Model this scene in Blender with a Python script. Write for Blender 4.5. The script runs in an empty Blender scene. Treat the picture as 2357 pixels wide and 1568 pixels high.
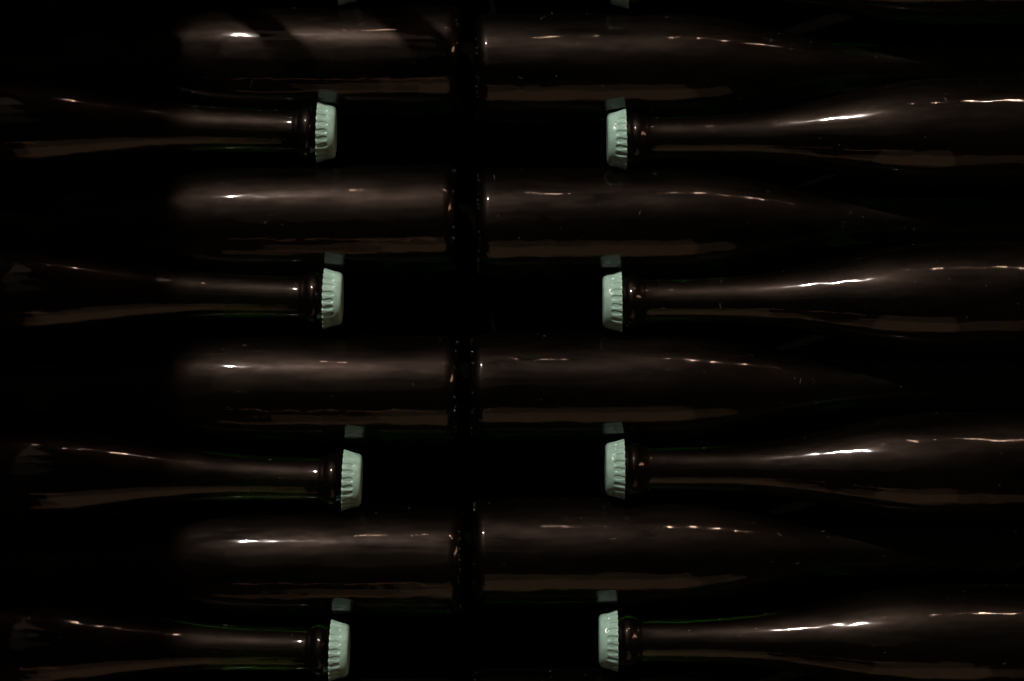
import bpy, bmesh, math, random
from mathutils import Vector, Matrix

# ------------------------------------------------------------------ setup
S = bpy.context.scene
COL = S.collection
PX = 1.0 / 4770.0            # metres per picture unit (picture 2357 x 1568 units), at the height of the bottle axes
H = 0.90                     # camera height above the bottle axes
CX, CY = 1178.5, 784.0

cam_d = bpy.data.cameras.new("camera")
cam_d.sensor_width = 36.0
cam_d.lens = 36.0 * H / (2357 * PX)
cam_d.clip_start = 0.01
cam_d.clip_end = 100.0
cam_d.dof.use_dof = True
cam_d.dof.focus_distance = H - 0.012
cam_d.dof.aperture_fstop = 5.6
cam = bpy.data.objects.new("camera", cam_d)
cam.location = (0, 0, H)
COL.objects.link(cam)
S.camera = cam

world = bpy.data.worlds.new("World")
S.world = world
world.use_nodes = True
bg = world.node_tree.nodes["Background"]
bg.inputs[0].default_value = (1.0, 0.75, 0.6, 1)
bg.inputs[1].default_value = 0.004

S.view_settings.view_transform = 'Standard'
S.view_settings.look = 'None'
S.view_settings.exposure = 0.0
S.view_settings.gamma = 1.0

S.render.engine = 'CYCLES'
cy = S.cycles
cy.use_denoising = True
try:
    cy.denoiser = 'OPENIMAGEDENOISE'
except Exception:
    pass
cy.max_bounces = 9
cy.glossy_bounces = 5
cy.transmission_bounces = 7
cy.transparent_max_bounces = 8
cy.volume_bounces = 0
cy.use_adaptive_sampling = True
cy.adaptive_threshold = 0.02
cy.adaptive_min_samples = 12
cy.caustics_reflective = True
cy.caustics_refractive = False
cy.sample_clamp_indirect = 6.0
cy.blur_glossy = 0.3


def area_lamp(name, loc, target, sx, sy, radiance, color, shape='RECTANGLE'):
    d = bpy.data.lights.new(name, 'AREA')
    d.shape = shape
    d.size = sx
    d.size_y = sy
    area = sx * sy * (math.pi / 4 if shape in ('DISK', 'ELLIPSE') else 1.0)
    d.energy = radiance * math.pi * area
    d.color = color
    o = bpy.data.objects.new(name, d)
    o.location = loc
    v = Vector(target) - Vector(loc)
    o.rotation_euler = v.to_track_quat('-Z', 'Y').to_euler()
    COL.objects.link(o)
    return o


# the one bright lamp, up and a little left of the stack
K = Vector((-0.222, 0.73, 0.645)).normalized() * 3.2
area_lamp("key_lamp", K, (0, 0, 0), 0.045, 0.045, 13000.0, (1.0, 0.89, 0.81), 'DISK')
# a row of weak warm bulbs farther back on the same side
for i, (bx, bz, e) in enumerate(((0.12, 1.92, 45), (0.60, 1.97, 130), (1.08, 1.90, 190), (1.62, 1.98, 220),
                                 (2.25, 1.9, 230), (-0.42, 1.99, 40))):
    area_lamp("warm_bulb", (bx, 3.55, bz), (0, 0, 0), 0.09, 0.06, e, (1.0, 0.64, 0.46), 'ELLIPSE')
# the soft glow of the lamp-lit ceiling, strongest around the lamp
area_lamp("ceiling_glow", (-0.94, 2.05, 2.05), (0, 0, 0), 1.5, 1.15, 0.17, (1.0, 0.66, 0.52))
area_lamp("ceiling_glow", (-1.05, 1.45, 2.60), (0, 0, 0), 1.6, 1.7, 0.07, (1.0, 0.68, 0.49))
area_lamp("ceiling_glow", (-0.90, 0.70, 3.00), (0, 0, 0), 1.1, 2.2, 0.04, (1.0, 0.76, 0.48))
# the dim lamp-lit side of the cellar, on the near side of the stack
area_lamp("dim_side_light", (0.25, -2.3, 1.28), (0, 0, 0), 1.0, 1.8, 0.12, (1.0, 0.60, 0.37))
area_lamp("dim_side_light", (0.40, -2.3, 1.05), (0, 0, 0), 1.7, 1.0, 0.11, (1.0, 0.57, 0.33))
area_lamp("edge_light", (-0.62, -1.75, 1.78), (0, 0, 0), 1.2, 0.07, 0.34, (1.0, 0.42, 0.26)).rotation_euler.rotate_axis('Z', 0.10)
area_lamp("low_side_light", (-0.75, -2.3, 0.62), (0, 0, 0), 1.1, 0.4, 0.12, (1.0, 0.50, 0.32))
area_lamp("far_side_light", (2.6, 0.9, 1.3), (0, 0, 0), 0.40, 1.3, 4.0, (1.0, 0.60, 0.40))


# ------------------------------------------------------------------ materials
def new_mat(name):
    m = bpy.data.materials.new(name)
    m.use_nodes = True
    nt = m.node_tree
    for n in list(nt.nodes):
        nt.nodes.remove(n)
    out = nt.nodes.new('ShaderNodeOutputMaterial')
    return m, nt, out


def glass_material():
    m, nt, out = new_mat("green_glass")
    N, L = nt.nodes.new, nt.links.new
    tc = N('ShaderNodeTexCoord')
    oi = N('ShaderNodeObjectInfo')
    add = N('ShaderNodeVectorMath'); add.operation = 'ADD'
    mulr = N('ShaderNodeVectorMath'); mulr.operation = 'SCALE'
    mulr.inputs[0].default_value = (3.1, 1.7, 2.3)
    L(oi.outputs['Random'], mulr.inputs['Scale'])
    L(tc.outputs['Object'], add.inputs[0]); L(mulr.outputs[0], add.inputs[1])
    # slow ripples drawn out along the bottle
    mp = N('ShaderNodeMapping'); mp.inputs['Scale'].default_value = (10, 42, 42)
    L(add.outputs[0], mp.inputs['Vector'])
    nz = N('ShaderNodeTexNoise'); nz.inputs['Scale'].default_value = 1.0; nz.inputs['Detail'].default_value = 2.0
    L(mp.outputs[0], nz.inputs['Vector'])
    bump = N('ShaderNodeBump'); bump.inputs['Strength'].default_value = 1.0
    bump.inputs['Distance'].default_value = 0.0006
    L(nz.outputs['Fac'], bump.inputs['Height'])
    mp3 = N('ShaderNodeMapping'); mp3.inputs['Scale'].default_value = (70, 190, 190)
    L(add.outputs[0], mp3.inputs['Vector'])
    nz3 = N('ShaderNodeTexNoise'); nz3.inputs['Scale'].default_value = 1.0; nz3.inputs['Detail'].default_value = 1.0
    L(mp3.outputs[0], nz3.inputs['Vector'])
    bump3 = N('ShaderNodeBump'); bump3.inputs['Strength'].default_value = 1.0
    bump3.inputs['Distance'].default_value = 0.0002
    L(nz3.outputs['Fac'], bump3.inputs['Height']); L(bump.outputs[0], bump3.inputs['Normal'])
    bump = bump3
    # fine grain of a dusty, handled surface
    nf = N('ShaderNodeTexNoise'); nf.inputs['Scale'].default_value = 900.0; nf.inputs['Detail'].default_value = 2.0
    L(add.outputs[0], nf.inputs['Vector'])
    bump2 = N('ShaderNodeBump'); bump2.inputs['Strength'].default_value = 0.35
    bump2.inputs['Distance'].default_value = 0.00003
    L(nf.outputs['Fac'], bump2.inputs['Height']); L(bump.outputs[0], bump2.inputs['Normal'])

    p = N('ShaderNodeBsdfPrincipled')
    p.inputs['Base Color'].default_value = (0.90, 0.97, 0.86, 1)
    p.inputs['Roughness'].default_value = 0.06
    p.inputs['IOR'].default_value = 1.5
    p.inputs['Transmission Weight'].default_value = 1.0
    L(bump.outputs[0], p.inputs['Normal'])
    # film of dust
    gl = N('ShaderNodeBsdfGlossy')
    gl.inputs['Color'].default_value = (0.68, 0.51, 0.42, 1)
    gl.inputs['Roughness'].default_value = 0.46
    L(bump2.outputs[0], gl.inputs['Normal'])
    mpd = N('ShaderNodeMapping'); mpd.inputs['Scale'].default_value = (16, 70, 70)
    L(add.outputs[0], mpd.inputs['Vector'])
    nd = N('ShaderNodeTexNoise'); nd.inputs['Scale'].default_value = 1.0; nd.inputs['Detail'].default_value = 8.0; nd.inputs['Roughness'].default_value = 0.62
    L(mpd.outputs[0], nd.inputs['Vector'])
    mr = N('ShaderNodeMapRange')
    mr.inputs['From Min'].default_value = 0.30; mr.inputs['From Max'].default_value = 0.75
    mr.inputs['To Min'].default_value = 0.003; mr.inputs['To Max'].default_value = 0.034
    L(nd.outputs['Fac'], mr.inputs['Value'])
    gl2 = N('ShaderNodeBsdfGlossy')
    gl2.inputs['Color'].default_value = (0.68, 0.53, 0.45, 1)
    gl2.inputs['Roughness'].default_value = 0.22
    L(bump2.outputs[0], gl2.inputs['Normal'])
    mg = N('ShaderNodeMixShader'); mg.inputs['Fac'].default_value = 0.09
    L(gl.outputs[0], mg.inputs[1]); L(gl2.outputs[0], mg.inputs[2])
    mix = N('ShaderNodeMixShader')
    L(mr.outputs[0], mix.inputs['Fac']); L(p.outputs[0], mix.inputs[1]); L(mg.outputs[0], mix.inputs[2])
    L(mix.outputs[0], out.inputs['Surface'])
    va = N('ShaderNodeVolumeAbsorption')
    va.inputs['Color'].default_value = (0.52, 0.79, 0.03, 1)
    va.inputs['Density'].default_value = 130.0
    L(va.outputs[0], out.inputs['Volume'])
    return m


def bead_material():
    m, nt, out = new_mat("bead_glass")
    p = nt.nodes.new('ShaderNodeBsdfPrincipled')
    p.inputs['Base Color'].default_value = (0.004, 0.009, 0.003, 1)
    p.inputs['Roughness'].default_value = 0.08
    p.inputs['IOR'].default_value = 1.9
    nt.links.new(p.outputs[0], out.inputs['Surface'])
    return m


def cap_material():
    m, nt, out = new_mat("mint_lacquer")
    N, L = nt.nodes.new, nt.links.new
    tc = N('ShaderNodeTexCoord'); oi = N('ShaderNodeObjectInfo')
    add = N('ShaderNodeVectorMath'); add.operation = 'ADD'
    L(tc.outputs['Object'], add.inputs[0]); L(oi.outputs['Random'], add.inputs[1])
    nz = N('ShaderNodeTexNoise'); nz.inputs['Scale'].default_value = 260.0; nz.inputs['Detail'].default_value = 4.0
    L(add.outputs[0], nz.inputs['Vector'])
    cr = N('ShaderNodeValToRGB')
    cr.color_ramp.elements[0].position = 0.32; cr.color_ramp.elements[0].color = (0.36, 0.57, 0.47, 1)
    cr.color_ramp.elements[1].position = 0.60; cr.color_ramp.elements[1].color = (0.46, 0.74, 0.62, 1)
    L(nz.outputs['Fac'], cr.inputs['Fac'])
    p = N('ShaderNodeBsdfPrincipled')
    hv = N('ShaderNodeHueSaturation')
    mv = N('ShaderNodeMapRange'); mv.inputs['To Min'].default_value = 0.80; mv.inputs['To Max'].default_value = 1.0
    L(oi.outputs['Random'], mv.inputs['Value']); L(mv.outputs[0], hv.inputs['Value']); L(cr.outputs[0], hv.inputs['Color'])
    L(hv.outputs[0], p.inputs['Base Color'])
    mr = N('ShaderNodeMapRange'); mr.inputs['To Min'].default_value = 0.10; mr.inputs['To Max'].default_value = 0.30
    L(nz.outputs['Fac'], mr.inputs['Value']); L(mr.outputs[0], p.inputs['Roughness'])
    L(p.outputs[0], out.inputs['Surface'])
    return m


def dust_material():
    m, nt, out = new_mat("dust")
    p = nt.nodes.new('ShaderNodeBsdfPrincipled')
    p.inputs['Base Color'].default_value = (0.26, 0.23, 0.20, 1)
    p.inputs['Roughness'].default_value = 0.9
    nt.links.new(p.outputs[0], out.inputs['Surface'])
    return m


def floor_material():
    m, nt, out = new_mat("dark_board")
    N, L = nt.nodes.new, nt.links.new
    tc = N('ShaderNodeTexCoord')
    mp = N('ShaderNodeMapping'); mp.inputs['Scale'].default_value = (6, 60, 1)
    L(tc.outputs['Object'], mp.inputs['Vector'])
    nz = N('ShaderNodeTexNoise'); nz.inputs['Scale'].default_value = 3.0; nz.inputs['Detail'].default_value = 6.0
    L(mp.outputs[0], nz.inputs['Vector'])
    cr = N('ShaderNodeValToRGB')
    cr.color_ramp.elements[0].color = (0.001, 0.0008, 0.0007, 1)
    cr.color_ramp.elements[1].color = (0.003, 0.0025, 0.002, 1)
    L(nz.outputs['Fac'], cr.inputs['Fac'])
    p = N('ShaderNodeBsdfPrincipled')
    L(cr.outputs[0], p.inputs['Base Color']); p.inputs['Roughness'].default_value = 0.9; p.inputs['Specular IOR Level'].default_value = 0.04
    L(p.outputs[0], out.inputs['Surface'])
    return m


M_GLASS, M_BEAD, M_CAP, M_DUST, M_FLOOR = glass_material(), bead_material(), cap_material(), dust_material(), floor_material()

# ------------------------------------------------------------------ bottle shape (picture units: distance from cap face, radius)
LEN = 1364.0
R_BODY = 124.0
KEYS = [(130, 48.5), (200, 49.2), (260, 51.0), (320, 54.6), (370, 60.0), (420, 68.2), (460, 75.8), (500, 84.8), (540, 94.0),
        (580, 103.0), (620, 110.9), (660, 116.9), (700, 121.0), (738, 123.3), (780, 124.0)]


def spline(keys, step):
    """Monotone-ish Catmull-Rom through keys."""
    out = []
    n = len(keys)
    for i in range(n - 1):
        p0 = keys[max(i - 1, 0)]; p1 = keys[i]; p2 = keys[i + 1]; p3 = keys[min(i + 2, n - 1)]
        m1 = (p2[1] - p0[1]) / max(p2[0] - p0[0], 1e-6)
        m2 = (p3[1] - p1[1]) / max(p3[0] - p1[0], 1e-6)
        if i == n - 2:
            m2 = 0.0
        h = p2[0] - p1[0]
        k = max(2, int(h / step))
        for j in range(k):
            t = j / k
            r = ((2 * t**3 - 3 * t**2 + 1) * p1[1] + (t**3 - 2 * t**2 + t) * h * m1
                 + (-2 * t**3 + 3 * t**2) * p2[1] + (t**3 - t**2) * h * m2)
            out.append((p1[0] + t * h, r))
    out.append(keys[-1])
    return out


def make_profile(stretch):
    """stretch: how much longer the neck of this kind of bottle is."""
    p = [(7, 30), (7, 46), (9, 50), (30, 51.5), (42, 53), (50, 54), (54, 57), (58, 60), (64, 61.2), (72, 60.2),
         (79, 57), (84, 53.2), (88, 52), (92, 51.4), (95, 49.6), (99, 48.6)]
    p += spline([(d + (stretch if d >= 260 else 0), r) for d, r in KEYS], 15)
    d = 820 + stretch
    while d < LEN - 45:
        p.append((d, R_BODY)); d += 40
    for a in range(0, 91, 6):
        t = math.radians(a)
        p.append((LEN - HEEL_L + HEEL_L * math.sin(t), R_BODY - HEEL_R + HEEL_R * math.cos(t)))
    p += [(LEN - 1, 88), (LEN - 5, 78), (LEN - 14, 66), (LEN - 24, 48), (LEN - 31, 28), (LEN - 34, 10)]
    return p


HEEL_L, HEEL_R = 32.0, 30.0
PROFILES = [make_profile(0.0), make_profile(112.0), make_profile(165.0)]


def radius_at(d, kind):
    P = PROFILES[kind]
    for (a, ra), (b, rb) in zip(P, P[1:]):
        if a <= d <= b:
            return ra + (rb - ra) * ((d - a) / max(b - a, 1e-6))
    return R_BODY


def mesh_from(name, verts, faces, mat, smooth=True):
    me = bpy.data.meshes.new(name)
    me.from_pydata(verts, [], faces)
    me.materials.append(mat)
    if smooth:
        me.polygons.foreach_set('use_smooth', [True] * len(me.polygons))
    me.update()
    return me


def glass_mesh(PROFILE):
    n = 112
    verts, faces = [], []
    for d, r in PROFILE:
        for k in range(n):
            a = 2 * math.pi * k / n
            verts.append((d * PX, r * PX * math.cos(a), r * PX * math.sin(a)))
    for i in range(len(PROFILE) - 1):
        for k in range(n):
            k2 = (k + 1) % n
            faces.append((i * n + k, (i + 1) * n + k, (i + 1) * n + k2, i * n + k2))
    c0 = len(verts); verts.append((7 * PX, 0, 0))
    c1 = len(verts); verts.append(((LEN - 34.4) * PX, 0, 0))
    last = (len(PROFILE) - 1) * n
    for k in range(n):
        k2 = (k + 1) % n
        faces.append((c0, k, k2))
        faces.append((c1, last + k2, last + k))
    me = mesh_from("glass", verts, faces, M_GLASS)
    bm = bmesh.new(); bm.from_mesh(me)
    bmesh.ops.recalc_face_normals(bm, faces=bm.faces)
    bm.to_mesh(me); bm.free()
    return me


def cap_mesh(seed):
    """Crown cap: flat top, rounded shoulder, skirt crimped into 21 flutes with a scalloped lip."""
    rnd = random.Random(seed)
    flutes, sub = 24, 16
    n = flutes * sub
    prof = [(0.6, 18), (0.2, 36), (0.0, 46), (0.5, 51), (2.2, 55.5), (5.0, 58.6), (9.0, 60.4), (14, 61.6)]
    prof += [(14 + i * 1.75, 61.6 + 7.0 * (i / 16.0) ** 1.15) for i in range(1, 17)]
    amp = [1 + rnd.uniform(-.22, .22) for _ in range(flutes)]
    shift = [rnd.uniform(-.07, .07) for _ in range(flutes)]
    dent = [(rnd.uniform(0, 6.28), rnd.uniform(.2, .5), rnd.uniform(0.3, 1.0)) for _ in range(3)]
    verts, faces = [], []

    def fl(a, d):
        f = a / (2 * math.pi) * flutes
        i = int(f) % flutes
        u = (f - int(f)) - 0.5 + shift[i]
        # pressed pockets with a rounded upper end, narrowing to the lip, between flared teeth
        w = 0.40 - 0.14 * max(0.0, min(1.0, (d - 29.0) / 9.0))
        e = math.sqrt((u / w) ** 2 + (max(0.0, 25.0 - d) / 8.5) ** 2)
        q = max(0.0, min(1.0, (1.08 - e) / 0.62)); q = q * q * (3 - 2 * q)
        g = max(0.0, min(1.0, (d - 18.0) / 20.0)); g = g * g * (3 - 2 * g)
        return amp[i] * (1.1 * g - 2.5 * q)

    rings = []
    for d, r in prof:
        ring = []
        for k in range(n):
            a = 2 * math.pi * k / n
            rr = r + fl(a, d)
            for (da, dw, dm) in dent:
                diff = (a - da + math.pi) % (2 * math.pi) - math.pi
                rr -= dm * math.exp(-(diff / dw) ** 2) * (1 if d > 3 else 0)
            dd = d
            if d > 36:
                dd += (d - 36) / 6.0 * (0.7 * math.sin(a * flutes) )
            ring.append(len(verts)); verts.append((dd * PX, rr * PX * math.cos(a), rr * PX * math.sin(a)))
        rings.append(ring)
    # rolled edge and inner skirt
    for dd_, dr in ((0.9, -0.6), (0.7, -2.0), (-4, -3.2), (-12, -6.0)):
        ring = []
        d, r = prof[-1]
        for k in range(n):
            a = 2 * math.pi * k / n
            rr = max(r + fl(a, d) + dr, 54.5)
            dd = d + dd_ + (0.7 * math.sin(a * flutes) if dd_ > 0 else 0)
            ring.append(len(verts)); verts.append((dd * PX, rr * PX * math.cos(a), rr * PX * math.sin(a)))
        rings.append(ring)
    for A, B in zip(rings, rings[1:]):
        for k in range(n):
            k2 = (k + 1) % n
            faces.append((A[k], B[k], B[k2], A[k2]))
    c = len(verts); verts.append((0.7 * PX, 0, 0))
    for k in range(n):
        faces.append((c, rings[0][k], rings[0][(k + 1) % n]))
    return mesh_from("crown_cap", verts, faces, M_CAP)


def bead_mesh(seed):
    """Ring of small moulded beads around the heel of the bottle, uneven and partly worn."""
    rnd = random.Random(seed)
    bm = bmesh.new()
    n = 64
    for k in range(n):
        if rnd.random() < 0.25 + 0.65 * (0.5 + 0.5 * math.sin(k * 0.31 + seed)):
            continue
        a = 2 * math.pi * (k + rnd.uniform(-.25, .25)) / n
        t = math.radians(52 + rnd.uniform(-5, 5))
        d = LEN - HEEL_L + HEEL_L * math.sin(t); r = R_BODY - HEEL_R + HEEL_R * math.cos(t)
        s = rnd.uniform(2.0, 5.2) * PX
        M = Matrix.Translation((d * PX, r * PX * math.cos(a), r * PX * math.sin(a))) @ Matrix.Diagonal((s, s, s, 1))
        bmesh.ops.create_icosphere(bm, subdivisions=2, radius=1.0, matrix=M)
    for f in bm.faces:
        f.smooth = True
    me = bpy.data.meshes.new("base_beading")
    bm.to_mesh(me); bm.free()
    me.materials.append(M_BEAD)
    return me


def dust_mesh(seed, kind):
    rnd = random.Random(seed)
    verts, faces = [], []
    for _ in range(240):
        d = rnd.uniform(110, LEN - 40); a = rnd.uniform(0, 2 * math.pi)
        r = radius_at(d, kind)
        c = Vector((d * PX, r * PX * math.cos(a), r * PX * math.sin(a)))
        nrm = Vector((0, math.cos(a), math.sin(a))); tx = Vector((1, 0, 0)); ty = nrm.cross(tx)
        s = rnd.choice((0.4, 0.5, 0.6, 0.9)) * PX
        if rnd.random() < 0.05:         # a fibre of lint, gently curved
            ang = rnd.uniform(0, 6.28); ln = rnd.uniform(5, 14) * PX; cur = rnd.uniform(-.9, .9)
            m = 5; w = 0.25 * PX
            b = len(verts)
            x = y = 0.0
            for j in range(m + 1):
                px_, py_ = math.cos(ang), math.sin(ang)
                for sgn in (-1, 1):
                    verts.append(tuple(c + tx * (x - sgn * w * py_) + ty * (y + sgn * w * px_) + nrm * (0.5 * PX)))
                x += px_ * ln / m; y += py_ * ln / m; ang += cur / m * 2
            for j in range(m):
                q = b + 2 * j
                faces.append((q, q + 1, q + 3, q + 2))
            continue
        b = len(verts)
        ang = rnd.uniform(0, 6.28)
        e = rnd.uniform(1, 2.0)
        u = (tx * math.cos(ang) + ty * math.sin(ang)) * s * e
        v = (ty * math.cos(ang) - tx * math.sin(ang)) * s
        for q in (u, v, -u, -v, nrm * s * 0.8):
            verts.append(tuple(c + q))
        for j in range(4):
            faces.append((b + j, b + (j + 1) % 4, b + 4))
    return mesh_from("dust", verts, faces, M_DUST, smooth=False)


GLASS = [glass_mesh(p) for p in PROFILES]
CAPS = [cap_mesh(s) for s in (3, 8, 15, 21)]
BEADS = [bead_mesh(s) for s in (5, 6, 7)]
DUSTS = [[dust_mesh(s + 10 * k, k) for s in (11, 12, 13, 14)] for k in (0, 1, 2)]


def part(name, me, parent):
    o = bpy.data.objects.new(name, me)
    COL.objects.link(o)
    o.parent = parent
    return o


count = [0]


def bottle(px, py, z, side, label, group, tilt=0.0, cap_at=True, pitch=0.0):
    """side +1: the bottle runs from its cap towards +x; -1: towards -x. (px, py) is the middle of the cap face
    (cap_at) or of the base, in picture units at the height z."""
    i = count[0]; count[0] += 1
    rnd = random.Random(100 + i)
    kind = 0 if cap_at else (1 if side > 0 else 2)
    f = (H - z) / H
    x = (px - CX) * PX * f; y = (CY - py) * PX * f
    root = bpy.data.objects.new("bottle", None)
    root.empty_display_size = 0.02
    COL.objects.link(root)
    tilt += math.radians(rnd.uniform(-0.12, 0.12)); pitch += math.radians(rnd.uniform(-0.7, 0.7))
    rot = Matrix.Rotation(tilt, 4, 'Z')
    if side < 0:
        rot = rot @ Matrix.Rotation(math.pi, 4, 'Z')
    rot = rot @ Matrix.Rotation(pitch, 4, 'Y') @ Matrix.Rotation(rnd.uniform(0, 6.28), 4, 'X')
    # the Empty sits at the middle of the base
    base_off = rot @ Vector((LEN * PX, 0, 0))
    anchor = Vector((x, y, z)) if not cap_at else Vector((x, y, z)) + base_off
    root.matrix_world = Matrix.Translation(anchor) @ rot
    off = Matrix.Translation((-LEN * PX, 0, 0))
    for nm, me in (("glass_body", GLASS[kind]), ("crown_cap", CAPS[i % 4]), ("base_beading", BEADS[i % 3]), ("dust", DUSTS[kind][i % 4])):
        o = part(nm, me, root)
        o.matrix_local = off
        if nm == "crown_cap":
            o.matrix_local = off @ Matrix.Rotation(rnd.uniform(0, 6.28), 4, 'X')
        if nm in ("dust", "base_beading"):
            o["kind"] = "stuff"
    root["label"] = label
    root["category"] = "bottle"
    root["group"] = group
    return root


# ------------------------------------------------------------------ setting
floor_z = -R_BODY * PX - 0.0012
bm = bmesh.new()
bmesh.ops.create_grid(bm, x_segments=1, y_segments=1, size=0.9)
me = bpy.data.meshes.new("floor"); bm.to_mesh(me); bm.free(); me.materials.append(M_FLOOR)
fl = bpy.data.objects.new("floor", me); fl.location = (0, 0, floor_z); COL.objects.link(fl)
fl["kind"] = "structure"

# the tall side of the crate, left of the bottles; its top edge cuts off the lamp's light on the left
def board_material():
    m, nt, out = new_mat("dark_crate_wood")
    N, L = nt.nodes.new, nt.links.new
    tc = N('ShaderNodeTexCoord')
    mp = N('ShaderNodeMapping'); mp.inputs['Scale'].default_value = (40, 3, 40)
    L(tc.outputs['Object'], mp.inputs['Vector'])
    nz = N('ShaderNodeTexNoise'); nz.inputs['Scale'].default_value = 2.0; nz.inputs['Detail'].default_value = 6.0
    L(mp.outputs[0], nz.inputs['Vector'])
    cr = N('ShaderNodeValToRGB')
    cr.color_ramp.elements[0].color = (0.010, 0.007, 0.005, 1)
    cr.color_ramp.elements[1].color = (0.040, 0.027, 0.018, 1)
    L(nz.outputs['Fac'], cr.inputs['Fac'])
    p = N('ShaderNodeBsdfPrincipled')
    L(cr.outputs[0], p.inputs['Base Color']); p.inputs['Roughness'].default_value = 0.8
    L(p.outputs[0], out.inputs['Surface'])
    return m


M_BOARD = board_material()
WALL_X, WALL_TOP = -0.290, 0.515
wall = bpy.data.objects.new("wooden_crate", None); wall.location = (WALL_X, 0.0, floor_z); COL.objects.link(wall)
wall["label"] = "dark wooden crate around the bottles, planks at left, slanting slats at top"
wall["category"] = "crate"
bh = (WALL_TOP - floor_z) / 4


def box_mesh(name, sx, sy, sz, mat, bevel):
    bm = bmesh.new()
    bmesh.ops.create_cube(bm, size=1.0, matrix=Matrix.Diagonal((sx, sy, sz, 1)))
    bmesh.ops.bevel(bm, geom=bm.edges[:], offset=bevel, segments=2, affect='EDGES')
    me = bpy.data.meshes.new(name); bm.to_mesh(me); bm.free(); me.materials.append(mat)
    return me


BOARD = box_mesh("board", 0.018, 1.7, bh - 0.0006, M_BOARD, 0.0015)
for k in range(4):
    b = part("board", BOARD, wall); b.location = (-0.009, 0.25, bh * (k + 0.5) + 0.0004)
POST = box_mesh("post", 0.03, 0.05, bh * 4, M_BOARD, 0.002)
for yy in (-0.52, 1.02):
    b = part("post", POST, wall); b.location = (-0.0345, yy, bh * 2 + 0.0004)

# the slatted far side of the crate: slanting slats nailed to two rails, just past the top of the picture
WALL_Y = 0.330
end = wall
EO = Vector((-WALL_X, WALL_Y, 0.0))
lean = math.atan2(0.375, 0.645)
z_ref, z_top = 0.194 - floor_z, 0.214 - floor_z
for xr, w in ((-0.240, 0.060), (-0.168, 0.0125), (-0.106, 0.0165)):
    ln = z_top / math.cos(lean)
    b = part("slat", box_mesh("slat", w * math.cos(lean), 0.009, ln, M_BOARD, 0.0012), end)
    b.rotation_euler = (0, lean, 0)
    zc = z_top / 2 + 0.004
    b.location = EO + Vector((xr + (zc - z_ref) * math.tan(lean), 0.0045, zc))
for zz in (0.018, 0.085):
    b = part("rail", box_mesh("rail", 0.57, 0.012, 0.030, M_BOARD, 0.0012), end)
    b.location = EO + Vector((0.0, 0.0152, zz))

# ------------------------------------------------------------------ bottles
G_IN = "bottles lying with their caps towards the middle"
G_OUT = "bottles lying with their bases at the middle gap"
ORD = ["cut off at the top edge", "first full one from top", "second full one from top",
       "third full one from top", "lowest of its column"]
# bottles with caps towards the middle: left column
for i, (x, y, t) in enumerate(((824, -56, 1.0), (774, 306, 1.2), (789, 688, 1.3), (833, 1106, 1.9), (804, 1497, 1.6))):
    bottle(x, y, 0.010, -1, "dark green bottle from the left, mint cap " + ORD[i], G_IN,
           tilt=-math.radians(t), pitch=math.radians(-2.4))
# right column
for i, (x, y, t) in enumerate(((1402, -50, 0.8), (1397, 322, 1.0), (1387, 695, 0.8), (1393, 1080, 0.5), (1378, 1475, 0.5))):
    bottle(x, y, 0.010, 1, "dark green bottle from the right, mint cap " + ORD[i], G_IN,
           tilt=math.radians(t), pitch=math.radians(-1.5))
DROOP = 0.0
ORD2 = ["hidden above the top edge", "uppermost in view", "second from top", "third from top", "fourth from top",
        "a sliver at bottom edge"]
for i, (x, y, t) in enumerate(((1050, -236, 0), (1062, 138, 0.2), (1053, 504, 0.3), (1057, 897, -0.2), (1068, 1291, 0.2), (1063, 1688, 0))):
    bottle(x, y, 0.0, 1, "dark bottle with its base left of the central gap, " + ORD2[i], G_OUT,
           tilt=math.radians(t), cap_at=False, pitch=DROOP)
for i, (x, y, t) in enumerate(((1098, -230, 0), (1092, 157, 0.3), (1096, 513, 0.3), (1081, 892, 0.2), (1086, 1272, 0.2), (1088, 1664, 0))):
    bottle(x, y, 0.0, -1, "dark bottle with its base right of the central gap, " + ORD2[i], G_OUT,
           tilt=math.radians(t), cap_at=False, pitch=DROOP)
